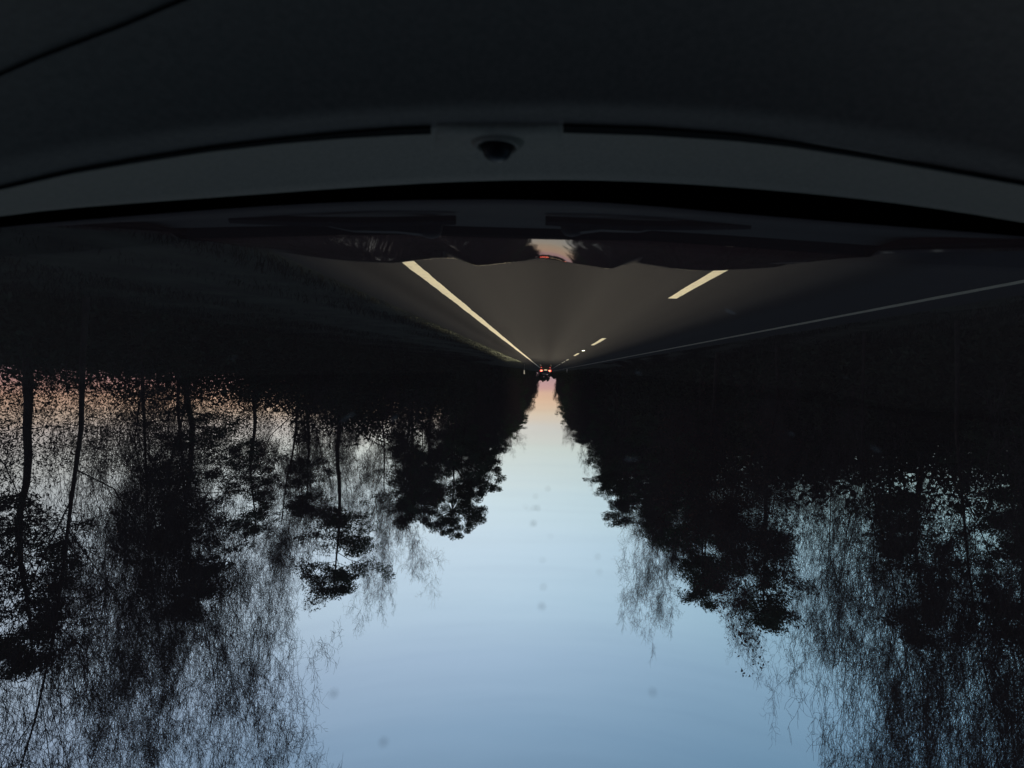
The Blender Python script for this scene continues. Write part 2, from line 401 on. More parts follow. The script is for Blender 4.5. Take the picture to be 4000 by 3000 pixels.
def pine_tree(seed, H=16, cb=.5, rad=3.0, nbr=34, flat=.5, dens=1.0):
    """tall bare stem, limbs that carry separate needle clumps"""
    rng = np.random.default_rng(seed); big = Segs(); cl = []; sz = []
    n = 14; path = []
    x = y = 0
    for i in range(n + 1):
        t = i / n; x += rng.normal(0, .09); y += rng.normal(0, .09)
        path.append(np.array([x, y, -.3 + t * H * .97]))
    rt = lambda t: .02 + .17 * (1 - t) ** .8
    for i in range(n): big.add(path[i], path[i + 1], rt(i / n), rt((i + 1) / n))
    fine = Segs()
    for b in range(nbr):
        t = cb + (1 - cb) * (b + rng.random()) / nbr
        k = min(int(t * n), n - 1); p = path[k] + (path[k + 1] - path[k]) * (t * n - k)
        tt = (t - cb) / (1 - cb)
        prof = rad * (math.sin(math.pi * min(.22 + tt * .72, 1)) ** .7) * rng.uniform(.55, 1.15)
        a = rng.uniform(0, 2 * math.pi); d = np.array([math.cos(a), math.sin(a), rng.uniform(-.05, .25) + tt * .5])
        q = p; r = rt(t) * .38
        steps = 3
        for s_ in range(steps):
            d = unit(d + rng.normal(0, .18, 3)); q2 = q + d * prof / steps; big.add(q, q2, r, r * .7)
            if s_ > 0 or prof < 1.2 or rng.random() < .3:
                for _ in range(3):
                    c = q2 + rng.normal(0, 1, 3) * np.array([.45, .45, .22]) * (prof / 2.6 + .35)
                    cl.append(c); sz.append(rng.uniform(.38, .75)); fine.add(q2, c, .02, .008)
            q = q2; r *= .7
    for b in range(9):                                       # dead snags under the crown
        t = rng.uniform(cb * .45, cb); k = int(t * n); p = path[k]
        a = rng.uniform(0, 6.28); q = p
        d = np.array([math.cos(a), math.sin(a), rng.uniform(-.3, .3)])
        for s_ in range(3):
            d = unit(d + rng.normal(0, .3, 3)); q2 = q + d * rng.uniform(.25, .6); fine.add(q, q2, .022, .012); q = q2
    cl = np.array(cl); sz = np.array(sz)
    per = int(95 * dens)
    off = rng.normal(0, 1, (len(cl), per, 3)); off /= np.linalg.norm(off, axis=2, keepdims=True); off *= rng.random((len(cl), per, 1)) ** .45
    c = (cl[:, None] + off * (sz[:, None, None] * np.array([1, 1, flat]))).reshape(-1, 3)
    lv, lf = leafcloud(rng, c, .095, .26)
    fv, ff = tubes(fine.a, fine.b, fine.ra, fine.rb, 3)
    tm = big.mesh('pine trunk', M['bark'], 6)
    return tm, mesh_np('pine crown', np.vstack([lv, fv]), np.vstack([lf, ff + len(lv)]), M['needles'])
def round_pine(seed):
    rng = np.random.default_rng(seed); big = Segs(); fine = Segs(); cl = []; sz = []
    path = [np.array([.12 * math.sin(k * .9), .1 * math.sin(k * 1.3), -.3 + k]) for k in range(15)]
    for k in range(14): big.add(path[k], path[k + 1], .2 - .012 * k, .2 - .012 * (k + 1))
    lobes = [((0, 0, 14.0), (3.1, 2.8, 2.3), 120), ((-3.4, .3, 10.9), (1.35, 1.5, 1.7), 26), ((2.0, 0, 10.3), (2.2, 2.3, 2.0), 46), ((-1.9, -.2, 12.1), (1.5, 1.4, .8), 20),
             ((-2.2, .2, 8.3), (1.7, 1.6, .8), 20), ((.2, 0, 7.6), (2.3, 2.0, .9), 18), ((-3.1, 0, 9.3), (1.0, 1.2, .8), 12)]
    for c, rr_, n in lobes:
        c = np.array(c); k = int(min(max(c[2] - 1.2, 1), 13)); big.add(path[k], c, .07, .03)
        for _ in range(n):
            d = unit(rng.normal(0, 1, 3)); q = c + d * np.array(rr_) * rng.uniform(.45, 1) ** .5
            cl.append(q); sz.append(rng.uniform(.34, .6)); fine.add(c + d * .1, q, .025, .008)
    cl = np.array(cl); sz = np.array(sz); per = 170
    off = rng.normal(0, 1, (len(cl), per, 3)); off /= np.linalg.norm(off, axis=2, keepdims=True); off *= rng.random((len(cl), per, 1)) ** .45
    lv, lf = leafcloud(rng, (cl[:, None] + off * (sz[:, None, None] * np.array([1, 1, .75]))).reshape(-1, 3), .10, .28)
    fv, ff = tubes(fine.a, fine.b, fine.ra, fine.rb, 3)
    return big.mesh('pine trunk', M['bark'], 6), mesh_np('pine crown', np.vstack([lv, fv]), np.vstack([lf, ff + len(lv)]), M['needles'])
PINES = [round_pine(15), pine_tree(12, cb=.66, rad=2.4, nbr=22), pine_tree(13, cb=.5, rad=2.5, nbr=26), pine_tree(14, cb=.3, rad=2.6, nbr=40), pine_tree(16, cb=.55, rad=2.8, nbr=34, dens=1.2)]
BARES = [bare_tree(21), bare_tree(22, spread=.5), bare_tree(23, spread=.7), bare_tree(24, spread=.45, low=.1), bare_tree(26, spread=.6, kids=(2, 2, 2, 2, 2), r0=.065), bare_tree(27, spread=.7, kids=(2, 2, 2, 3, 2), low=.1, r0=.06)]
OAKS = [bare_tree(31, leafy=2600, spread=.65)]

def plant(kind, var, x, y, h, rot, label, group):
    me = {'pine': PINES, 'bare': BARES, 'oak': OAKS}[kind][var]
    r = empty({'pine': 'pine_tree', 'bare': 'bare_tree', 'oak': 'oak_tree'}[kind], (x, y, .1), rot, h / 16)
    tag(r, label, 'tree', group)
    link('trunk', me[0], r); link('crown', me[1], r)
    if len(me) > 2 and me[2]: link('leaves', me[2], r)
    return r
from math import pi
# hero trees: (kind, variant, R = sideways/ahead, X sideways, height, label)
def hero(kind, var, Rr, X, h, rot, label, group):
    plant(kind, var, X, X / Rr, h, rot, label, group)
GR, GL = 'trees along the verge beside the bright line', 'trees along the verge beside the faint line'
hero('pine', 0, .176, 10.1, 19.3, 0, 'tall pine with a dark rounded crown standing against the clear sky beside the road', GR)
hero('bare', 0, .245, 10.8, 14.0, 1.1, 'thin bare tree between the rounded pine and its thicker neighbours', GR)
hero('pine', 2, .27, 11, 13.0, 2.1, 'slim pine next in front of the rounded road side pine', GR)
hero('bare', 1, .33, 10, 14.0, .5, 'feathery bare tree leaning over the verge between two dark stems', GR)
hero('pine', 1, .405, 10.2, 12.8, 1.9, 'thick stemmed pine with a ragged dark crown rising above the bare twigs', GR)
hero('bare', 2, .49, 9.6, 11.6, 4.0, 'wide spreading bare tree beside the thick stemmed pine', GR)
hero('pine', 2, .56, 15, 10.5, 1.0, 'bushy pine half hidden behind the spreading bare tree', GR)
hero('bare', 4, .72, 9.4, 13.5, 2.0, 'tall fine twigged bare tree reaching to the picture edge', GR)
hero('pine', 3, .70, 11, 9.2, 2.7, 'young pine with a compact full crown ending below the bare tree tops', GR)
hero('bare', 5, .80, 9.6, 13, 3.0, 'bare tree spreading grey twigs right behind the young pine', GR)
hero('pine', 2, 1.0, 10.5, 8.0, .9, 'dark pine cut by the side edge of the picture', GR)
hero('bare', 4, .90, 8.6, 14.5, 5.2, 'nearest bare tree filling the lower corner with blurred twigs', GR)
hero('bare', 5, 1.15, 9.0, 13.5, .2, 'bare tree at the very edge beside the nearest bare one', GR)
hero('pine', 2, 1.3, 12.5, 9, 2.2, 'pine standing out past the dark edge pine', GR)
hero('bare', 5, .70, 14, 15, 1.3, 'bare tree deeper in the thin wood behind the young pine', GR)
# left side of the road
hero('bare', 2, -.085, -10, 23, .4, 'distant bare tree reaching twigs over the far side of the road gap', GL)
hero('pine', 4, -.155, -10, 18.4, 2.0, 'pine with an open ring of needle clumps at the edge of the dark wood', GL)
hero('bare', 0, -.185, -10.4, 16.5, 1.0, 'bare tree showing above the open crowned pine', GL)
hero('pine', 3, -.235, -10, 15.5, .1, 'narrow dark evergreen next to the open crowned pine', GL)
hero('bare', 1, -.305, -10.4, 17.5, 2.6, 'bare tree with fine drooping twigs beside the thick dark stem', GL)
hero('pine', 3, -.31, -9.4, 15.0, 3.3, 'stout ivy dark evergreen like a black column in the wood', GL)
hero('oak', 0, -.335, -8.8, 14.8, .8, 'broad oak still carrying brown leaves above the bare twigs', GL)
hero('pine', 1, -.445, -10.4, 12.8, 4.2, 'tall dark stemmed pine behind the brown leaved oak', GL)
hero('oak', 0, -.45, -9.0, 11.0, 3.8, 'smaller brown leaved tree in front of the broad oak', GL)
hero('bare', 4, -.56, -9.6, 12.5, 1.2, 'spreading bare tree before the blue gap in the wood', GL)
hero('bare', 5, -.62, -8.4, 13.5, 5.8, 'bare tree leaning twigs over the sky near the lower corner', GL)
hero('pine', 2, -.74, -10, 8.5, 2.4, 'pine beside the narrow blue gap near the corner', GL)
hero('bare', 4, -.80, -8.3, 12.5, 3.1, 'nearest bare tree on the cold side filling the lower corner', GL)
hero('pine', 3, -.95, -9.6, 6.5, .6, 'low dense pine cut by the cold side edge', GL)
hero('bare', 5, -1.15, -8.6, 12.5, 1.7, 'bare tree just inside the cold side edge', GL)
# receding rows on both sides
rnd = random.Random(7)
def rows(side, x0, where, spec):
    for (y0, y1, step, dx, tall) in spec:
        y = y0
        while y < y1:
            k = rnd.random()
            kind, var = ('pine', 1 + rnd.randrange(4)) if k < .55 else ('bare', rnd.randrange(4))
            h = tall * rnd.uniform(.85, 1.12)
            lab = ('dark pine ' if kind == 'pine' else 'leafless tree ') + where
            plant(kind, var, side * (x0 + dx + rnd.uniform(-.8, .8)), y + rnd.uniform(-1.5, 1.5), h, rnd.uniform(0, 6.28), lab, ('pines ' if kind == 'pine' else 'bare trees ') + where)
            y += step
rows(1, 10.5, 'merged into the receding row beside the bright line', [(66, 150, 6.5, 0, 18), (150, 300, 9, 0, 20), (300, 470, 14, .0, 19), (60, 200, 9, 5, 19)])
rows(1, 10.5, 'standing deeper inside the thin wood', [(34, 60, 13, 6.5, 11)])
rows(-1, 10.2, 'merged into the receding row beside the faint line', [(58, 150, 6, 0, 19), (150, 300, 9, .6, 21), (300, 470, 14, 1.2, 19), (50, 200, 7, 5, 20)])
rows(-1, 10.2, 'standing deeper inside the thick wood', [(9, 50, 9, 5.5, 8.5), (20, 60, 9, 10, 11)])

# ------------------------------------------------------------------ undergrowth and far woods (masses nobody could count)
def mass(name, label, side, seed, spec, m):
    rng = np.random.default_rng(seed); V = []
    for (y0, y1, x0, x1, hfun, n, ls) in spec:
        y = rng.uniform(y0, y1, n); x = rng.uniform(x0, x1, n)
        h = hfun(y) * (.72 + .28 * np.sin(y * 1.7 + x) * np.sin(y * .43 + 2) + .22 * np.sin(y * 4.1 + x * 2))
        z = rng.random(n) ** .8 * h
        c = np.stack([side * x, y, z], 1)
        if ls < .045:                                     # airy scrub: twiggy clumps with holes between them
            k = n // 400; c = np.repeat(c[:k], 400, 0); c[:, 2] = c[:, 2] * .95; c = c + rng.normal(0, 1, c.shape) * np.array([.45, .6, .42])
        V.append((c, ls))
    vs, fs, b = [], [], 0
    for c, ls in V:
        v, f = leafcloud(rng, c, ls * 1.25, .34); vs.append(v); fs.append(f + b); b += len(v)
    o = link(name, mesh_np(name, np.vstack(vs), np.vstack(fs), m)); tag(o, label, 'undergrowth', kind='stuff')
i = np.interp
mass('undergrowth', 'black low thicket under the thin wood beside the bright line', 1, 3, [
    (5, 30, 9.0, 13, lambda y: i(y, [5, 10, 17, 30], [.9, 1.5, 2.5, 5.5]), 110000, .06),
    (4, 44, 14, 21, lambda y: i(y, [4, 12, 44], [6.0, 7.0, 9.0]), 130000, .038),
    (26, 80, 9.2, 13, lambda y: i(y, [26, 40, 80], [4.8, 6.5, 8.5]), 60000, .13),
    (80, 480, 9.4, 15, lambda y: i(y, [80, 200, 480], [9, 12, 12]), 52000, .36)], M['leaves'])
mass('undergrowth', 'tall black thicket under the thick wood beside the faint line', -1, 4, [
    (4, 20, 9.0, 13.5, lambda y: i(y, [4, 10, 16, 20], [2.8, 3.6, 4.6, 5.0]), 120000, .07),
    (17, 60, 9.0, 14, lambda y: i(y, [17, 30, 60], [5.5, 7.2, 9.5]), 80000, .13),
    (60, 480, 9.6, 16, lambda y: i(y, [60, 200, 480], [10, 13, 12]), 56000, .36)], M['leaves'])
def farwood():
    rng = np.random.default_rng(9); n = 60000
    x = rng.uniform(-420, 520, n); y = rng.uniform(495, 530, n)
    h = 9.0 + 1.5 * np.sin(x * .21) * np.sin(x * .057 + 1) + 1.5 * np.sin(x * .9) * np.sin(x * .31) + np.where((x > -14) & (x < -4), -2.0, 0)
    z = rng.random(n) ** .7 * h
    v, f = leafcloud(rng, np.stack([x, y, z], 1), .9, .7)
    tag(link('far_woods', mesh_np('far woods', v, f, M['leaves'])), 'low black wood closing the view at the far end of the road', 'woods', kind='stuff')
farwood()
# ------------------------------------------------------------------ roadside marker, delineator
def marker():
    r = empty('roadside_marker', (3.45, 82, -.05))
    b = MB().tube([(0, 0, 0), (0, 0, 1.7)], .03, 10); b.build('post', M['rim'], r, True)
    b = MB().box(-.10, .10, -.05, -.034, .98, 1.62); b.build('panel', M['post'], r, bevel=.004)
    tag(r, 'small upright white marker panel on a post beside the road near the car ahead', 'marker')
    r = empty('delineator_post', (-6.2, 150, -.02))
    b = MB(); b.quadstrip([[(-.06, -.03, 0), (.06, -.03, 0), (.06, .03, 0), (-.06, .03, 0)], [(-.06, -.03, .95), (.06, -.03, .95), (.06, .03, 1.05), (-.06, .03, 1.05)]], True)
    b.poly([(-.06, -.03, .95), (.06, -.03, .95), (.06, .03, 1.05), (-.06, .03, 1.05)]); b.build('post', M['post'], r)
    MB().box(-.05, .05, -.036, -.031, .72, .9).build('reflector', M['rim'], r)
    tag(r, 'tiny pale delineator post past the car ahead on the faint line side', 'post')
marker()

# ------------------------------------------------------------------ car ahead
def wheel(parent, x, y, r=.33, w=.2):
    wh = bpy.data.objects.new('wheel', None); C.objects.link(wh); wh.parent = parent; wh.location = (x, y, r)
    t = MB(); prof = [(-w/2, r*.68), (-w/2, r*.92), (-w*.36, r), (w*.36, r), (w/2, r*.92), (w/2, r*.68)]
    rowsx = [[(px, pr * math.cos(a), pr * math.sin(a)) for px, pr in prof] for a in [2*pi*k/28 for k in range(29)]]
    t.quadstrip(rowsx).build('tyre', M['rubber'], wh, True)
    q = MB(); sgn = 1 if x > 0 else -1
    for k in range(5):
        a = 2*pi*k/5; ca, sa = math.cos(a), math.sin(a)
        def P(rr, tt, xx): return (xx, rr*ca - tt*sa, rr*sa + tt*ca)
        X0 = sgn*w*.38
        q.poly([P(.04, -.03, X0), P(r*.68, -.035, X0), P(r*.68, .035, X0), P(.04, .03, X0)])
    q.tube([(sgn*w*.2, 0, 0), (sgn*w*.40, 0, 0)], .055, 12)
    ring = [[(xx, r*.68*math.cos(a), r*.68*math.sin(a)) for xx in (-w/2, w/2)] for a in [2*pi*k/28 for k in range(29)]]
    q.quadstrip(ring); q.build('rim', M['rim'], wh)
    return wh
def car_ahead():
    r = empty('leading_car', (.03, 80, .004))
    W = .90
    # body: rear view hatchback, cross-sections along y
    def sec(y, zt, wt, zb=.25):
        return [(-W*.92, y, zb), (-W, y, .45), (-W, y, .80), (-W*.96, y, .93), (-wt, y, zt), (wt, y, zt), (W*.96, y, .93), (W, y, .80), (W, y, .45), (W*.92, y, zb)]
    b = MB()
    S = [sec(.06, .94, .80, .36), sec(0, .96, .82, .32), sec(.25, 1.0, .80), sec(.9, 1.0, .8), (sec(2.9, 1.0, .8)), sec(3.9, .86, .78), sec(4.25, .62, .7, .3)]
    b.quadstrip(S, True); b.poly(S[0]); b.poly(S[-1][::-1]); b.build('body', M['carpaint'], r, True, bevel=.02)
    cb = MB(); 
    G = [[(-.80, .10, .98), (.80, .10, .98)], [(-.60, .55, 1.44), (.60, .55, 1.44)]]
    roof = [[(-.62, .50, 1.44), (-.3, .5, 1.475), (.3, .5, 1.475), (.62, .50, 1.44)], [(-.60, 1.6, 1.47), (-.3, 1.6, 1.51), (.3, 1.6, 1.51), (.60, 1.6, 1.47)], [(-.6, 2.3, 1.40), (-.3, 2.3, 1.43), (.3, 2.3, 1.43), (.6, 2.3, 1.40)]]
    MB().quadstrip(roof).build('roof', M['carpaint'], r, True)
    MB().quadstrip(G).build('rear_window', M['glassdark'], r)
    MB().quadstrip([[(-.78, 3.2, 1.0), (.78, 3.2, 1.0)], [(-.60, 2.3, 1.40), (.60, 2.3, 1.40)]]).build('windscreen', M['glassdark'], r)
    for s in (-1, 1):
        MB().poly([(s*.80, .10, .98), (s*.80, 3.2, .98), (s*.60, 2.3, 1.40), (s*.60, 1.6, 1.47), (s*.60, .55, 1.44)]).build('side_window', M['glassdark'], r)
    MB().box(-.88, .88, -.08, .04, .34, .60).build('bumper', M['carpaint'], r, bevel=.03)
    MB().box(-.24, .24, -.012, -.004, .78, .90).build('number_plate', M['plate'], r, bevel=.003)
    for s in (-1, 1):
        t = MB().poly([(s*.44, -.02, .84), (s*.86, -.005, .82), (s*.90, -.0, 1.06), (s*.76, -.005, 1.10), (s*.48, -.02, 1.04)]).build('tail_light', M['tail'], r)
        pts = [(s*.645 + .17*math.cos(a), -.03, .955 + .09*math.sin(a)) for a in [2*pi*k/16 for k in range(16)]]
        MB().poly(pts).build('bulb', M['tailcore'], t)
        MB().box(s*.68 - .07, s*.68 + .07, -.092, -.082, .42, .52).build('low_lamp', M['fog'], r, bevel=.004)
        for y in (.75, 3.35): wheel(r, s*.80, y)
    tag(r, 'dark hatchback ahead with glowing red tail lights and lit plate', 'car')
car_ahead()

# ------------------------------------------------------------------ own car, seen from the driver's seat area
CX = .06
own = empty('car', (0, 0, 0)); tag(own, 'dark car around the viewer, its black dashboard, windshield and glossy hood in front', 'car')
al = math.tan(R(ROLL))
def tanc(x, y):
    """photo pixel -> sideways and upward slope in the road's frame"""
    Rp = -(x - 2132) / 2000; Up = (y - 1455) / 2000
    c, s = math.cos(R(ROLL)), math.sin(R(ROLL))
    return Rp * c - Up * s, Up * c + Rp * s
def pt(x, y, Y):
    a, b = tanc(x, y); return (a * Y, Y, CAMZ + b * Y)
XS = [-1200, -600, 0, 500, 1000, 1500, 2000, 2500, 3000, 3500, 4000, 4500, 5100]
TAB = {  # dashboard contour lines: fore-aft distance -> height profile sampled across the car
 'far':   [1130, 960, 836, 795, 760, 723, 700, 706, 740, 790, 868, 960, 1090],
 'slot':  [1080, 890, 728, 622, 548, 503, 488, 492, 530, 610, 725, 850, 1000],
 'vall':  [980, 790, 625, 530, 465, 420, 402, 405, 440, 510, 620, 750, 910],
}
def curve(name, x): return float(np.interp(x, XS, TAB[name]))
def smoothcurve(name, x):
    return sum(curve(name, x + d) * w for d, w in ((-300, .15), (-150, .2), (0, .3), (150, .2), (300, .15)))
def dashY(x, y):
    f, s, v = smoothcurve('far', x), smoothcurve('slot', x), smoothcurve('vall', x)
    k = 1 - .07 * ((x - 2000) / 2000) ** 2
    if y > s: Yd = .565 + (.76 - .565) * (y - s) / (f - s)
    elif y > v: Yd = .525 + .04 * (y - v) / (s - v)
    else: Yd = max(.525 - .16 * (v - y) / 700, .30)
    return Yd * k
def dpt(x, y, lift=0):
    p = pt(x, y, dashY(x, y)); return (p[0], p[1], p[2] + lift)
xs = np.linspace(-900, 4900, 117)
rws = []
T = [-1.6, -1.3, -1, -.8, -.6, -.4, -.25, -.12, -.05, 0]
for x in xs:
    f, s, v = smoothcurve('far', x), smoothcurve('slot', x), smoothcurve('vall', x)
    col = [dpt(x, v + t * 520) for t in T] + [dpt(x, v + (s - v) * t) for t in (.33, .66, .9)] + [dpt(x, s + (f - s) * t) for t in (0, .1, .25, .4, .55, .7, .85, 1)]
    e = col[-1]; col.append((e[0], e[1] + .012, e[2] - .012)); col.append((e[0], e[1] + .02, e[2] - .08))
    near = col[0]; col = [(near[0] * 1.02, near[1] - .03, near[2] - .05), (near[0], near[1] - .035, near[2] - .10)][::-1] + col
    rws.append(col)
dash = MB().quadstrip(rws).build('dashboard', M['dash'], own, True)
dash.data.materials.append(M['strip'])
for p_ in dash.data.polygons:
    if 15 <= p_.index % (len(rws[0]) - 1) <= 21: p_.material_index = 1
def slotstrip(pts, name):
    """black defroster slot: centre line in dashboard terms, half-thickness tapers outward"""
    up = []; dn = []
    for x, y, h in pts: up.append(dpt(x, y + h, .0025)); dn.append(dpt(x, y - h, .0025))
    ends = [(p[0], p[1], p[2] - .006) for p in up]; ende = [(p[0], p[1], p[2] - .006) for p in dn]
    o = MB().quadstrip([ende, dn, up, ends]).build(name, M['slot'], dash)
    return o
def densify(p, n=40):
    p = np.array(p, float); xx = np.linspace(p[0, 0], p[-1, 0], n)
    return [(x, float(np.interp(x, p[:, 0], p[:, 1])), float(np.interp(x, p[:, 0], p[:, 2]))) for x in xx]
slotstrip(densify([(-500, 835, 3), (0, 730, 4), (271, 667, 5), (542, 620, 7), (814, 578, 8), (1085, 546, 9), (1356, 521, 11), (1560, 508, 13), (1684, 503, 13)]), 'defroster_vent')
slotstrip(densify([(2200, 497, 14), (2542, 508, 14), (2859, 530, 12), (3085, 557, 9), (3356, 600, 7), (3600, 642, 6), (4000, 712, 5), (4400, 800, 4)]), 'defroster_vent')
slotstrip(densify([(-300, 390, 4), (0, 285, 2), (160, 215, 2), (330, 150, 2), (500, 85, 2.2), (600, 42, 2.5), (700, 0, 2.5), (800, -45, 5), (980, -130, 5)], 30), 'airbag_seam')
# raised platform and light sensor between the slots
pf = MB(); rr = []
for x, li in ((1700, 0), (1712, .0022), (1800, .003), (1930, .0035), (2080, .003), (2180, .0022), (2194, 0)):
    rr.append([dpt(x, 484, .0), dpt(x, 488, li), dpt(x, 520, li), dpt(x, 560, li * .6), dpt(x, 600, .0)])
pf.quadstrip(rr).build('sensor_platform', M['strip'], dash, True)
c0 = Vector(dpt(1942, 548, .001))
def revolve(prof, c, tilt, n=36, sy=1):
    rowsx = []
    Rm = Matrix.Rotation(tilt, 3, 'X')
    for k in range(n + 1):
        a = 2*pi*k/n
        rowsx.append([tuple(c + Rm @ Vector((r_*math.cos(a), sy*r_*math.sin(a), z_))) for r_, z_ in prof])
    return MB().quadstrip(rowsx)
sens = revolve([(.034, -.004), (.032, .002), (.028, .007), (.0255, .0085), (.0235, .008), (.0215, .004), (.0215, -.004)], c0, R(-4)).build('light_sensor', M['strip'], dash, True)
revolve([(.0185, .002), (.0180, .010), (.016, .0165), (.012, .021), (.006, .0235), (0, .024)], c0, R(-4)).build('sensor_dome', M['domeglass'], dash, True)

# windshield: curved pane from the cowl up to the roof header, with black printed band along its foot
def wfoot(x):
    """foot line (black band's far side), photo columns"""
    return float(np.interp(x, [-1200, -600, 0, 450, 900, 1356, 1808, 2200, 2450, 2904, 3356, 4000, 4600, 5200], [1080, 960, 880, 842, 805, 778, 768, 772, 786, 828, 865, 915, 990, 1080]))
def wbase(t):
    """t in -1..1 across the car -> world point of the glass foot"""
    X = CX + t * .80; Y = .83 - .07 * t * t
    Rr = X / Y; x = 2132 - 2000 * Rr
    for _ in range(6):
        y = sum(wfoot(x + d) for d in (-200, -100, 0, 100, 200)) / 5
        a, b = tanc(x, y); x += (a - Rr) * 2000
    return Vector((X, Y, CAMZ + b * Y))
def wtop(t): return Vector((CX + t * .66, -.03 - .05 * t * t, CAMZ + .262 - .03 * t * t))
def wpt(t, s):
    p = wbase(t).lerp(wtop(t), s); p.y += .035 * math.sin(pi * s); p.z += .03 * math.sin(pi * s); return p
ts = np.linspace(-1, 1, 41)
wind = MB().quadstrip([[wpt(t, s) for t in ts] for s in np.linspace(-.02, 1, 20)]).build('windshield', M['glass'], own, True)
frn = Vector((0, .5, .8)).normalized() * -.002
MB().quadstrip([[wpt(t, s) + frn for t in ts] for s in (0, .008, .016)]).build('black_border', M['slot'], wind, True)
MB().quadstrip([[wbase(t) + Vector((0, -.004, dz)) for t in ts] for dz in (.001, -.03, -.09)]).build('gap_shade', M['slot'], wind, True)  # black strip paints the shade in the gap between dashboard and glass foot
def on_glass(x, y):
    a, b = tanc(x, y); best = None
    d = Vector((a, 1, b))
    d.normalize(); o_ = Vector((0, 0, CAMZ)); ct, cs, wt_, ws = 0, .5, 1, .5
    for _ in range(7):
        ct, cs = min(((t, s) for t in np.linspace(ct - wt_, ct + wt_, 9) for s in np.linspace(cs - ws, cs + ws, 9)), key=lambda q: ((wpt(*q) - o_).normalized() - d).length)
        wt_ *= .35; ws *= .35
    return wpt(ct, cs)
SP = [(2085, 1990, 5), (2050, 1985, 3), (2100, 1992, 6), (2083, 2052, 7), (2140, 1915, 5), (2092, 1945, 4), (2120, 2195, 4), (2123, 2300, 6), (2117, 2375, 8), (2065, 1995, 3), (2150, 2100, 3),
      (1305, 2715, 9), (2548, 2713, 8), (1500, 2905, 9), (2555, 2240, 7), (2590, 2258, 7), (2470, 2390, 6), (2480, 2440, 6), (2335, 2180, 5), (2600, 2205, 4), (2340, 2240, 4)]
rs = random.Random(3)
for x, y, r_ in SP:
    p = on_glass(x, y); nn = Vector((0, .52, .85)).normalized(); u = Vector((1, 0, 0)); w = nn.cross(u)
    rad = r_ / 2000 * p.y * 1.3
    MB().poly([p + nn * -.0015 + (u * math.cos(a) + w * math.sin(a) * 1.3) * rad * rs.uniform(.7, 1.15) for a in [2*pi*k/9 for k in range(9)]]).build('dirt_speck', M['speck'], wind)
# paler chips and smears that catch the sky
for x, y, a_, b_, th in [(1362, 1635, 8, 34, -1.1), (1540, 1642, 7, 18, -1.2), (915, 1404, 5, 14, -1.1), (2852, 1222, 12, 26, 1.0), (2492, 1462, 8, 20, .8), (1290, 872, 4, 9, -1), (1685, 872, 4, 8, -.9),
                         (760, 1330, 4, 10, -1), (3090, 1700, 6, 14, .8), (3420, 1760, 8, 18, .7), (2465, 1800, 10, 34, 0), (3300, 1480, 4, 9, .5)]:
    p = on_glass(x, y); nn = Vector((0, .52, .85)).normalized(); u = Vector((1, 0, 0)); w = nn.cross(u); q = p.y / 2000 * 1.1
    MB().poly([p + nn * -.0015 + ((u * math.cos(th) + w * math.sin(th)) * math.cos(t_) * b_ + (w * math.cos(th) - u * math.sin(th)) * math.sin(t_) * a_) * q * rs.uniform(.6, 1.15) for t_ in [2*pi*k/11 for k in range(11)]]).build('glass_chip', M['chip'], wind)

# cowl panel between glass and hood
def hoodp(y):   # hood centre-line height relative to the camera
    return -.3635 - .0785 * (y - 1.40) - .045 * (y - 1.40) ** 2 - 2.2 * max(y - 1.93, 0) ** 3 - .30 * max(y - 1.88, 0) ** 2
def ridge(X):
    return float(np.interp(abs(X - .02), [0, .05, .242, .252, .335, .36, .42, .58, .8, .95], [0, .002, .0255, .026, .0005, -.001, .001, .013, .012, .004]))
def ridges(X): return sum(ridge(X + d) * w for d, w in ((-.008, .25), (0, .5), (.008, .25))) + float(np.interp(abs(X - CX), [.38, .52, .66, .86], [0, .015, .018, .012]))
def crest(y): return float(np.interp(y, [.84, 1.2, 1.5, 1.95, 2.2, 2.5], [-.205, -.275, -.333, -.405, -.47, -.62]))
def hz(X, y):
    b = hoodp(y) + ridges(X) * min(max((y - 1.42) / .45, 0), 1)
    k = min(max((abs(X - CX) - .28) / .60, 0), 1) ** 1.35
    return b * (1 - k) + max(crest(y), b) * k
hx = np.concatenate([np.linspace(-.86, -.6, 8), np.linspace(-.58, .58, 117), np.linspace(.6, .86, 8)]) + CX
hy = np.concatenate([np.linspace(1.40, 1.85, 16), np.linspace(1.87, 2.42, 34)])
rws = []
def bow(X): return -.10 * ((X - CX) / .86) ** 2        # the hood's rear edge sweeps back at the sides
for y in hy:
    rws.append([(X, y + bow(X), CAMZ + hz(X, y)) for X in hx])
front = [(X, 2.44 + bow(X), CAMZ + hz(X, 2.42) - .09) for X in hx]
low = [(X, 1.392 + bow(X), CAMZ + hz(X, 1.4) - .10) for X in hx]
rws = rws + [front]
hood = MB().quadstrip(rws).build('hood', M['paint'], own, True)
MB().quadstrip([low, [(p[0], p[1] + .001, p[2] - .001) for p in rws[0]]]).build('rear_lip', M['wiper'], hood)
cr = []
for t in np.linspace(-1.06, 1.06, 50):
    e = wbase(max(min(t, 1), -1)); e.x = CX + t * .80
    X = e.x; q = Vector((X * 1.02, 1.385 + bow(X), CAMZ + hz(X, 1.4) - .022))
    cr.append([e + Vector((0, .003, -.03)), e + Vector((0, .012, -.004)), e.lerp(q, .25) + Vector((0, 0, -.004)), e.lerp(q, .5) + Vector((0, 0, -.012)), e.lerp(q, .75) + Vector((0, 0, -.015)), e.lerp(q, .93), q + Vector((0, 0, -.03))])
MB().quadstrip(cr).build('cowl_panel', M['cowl'], own, True)
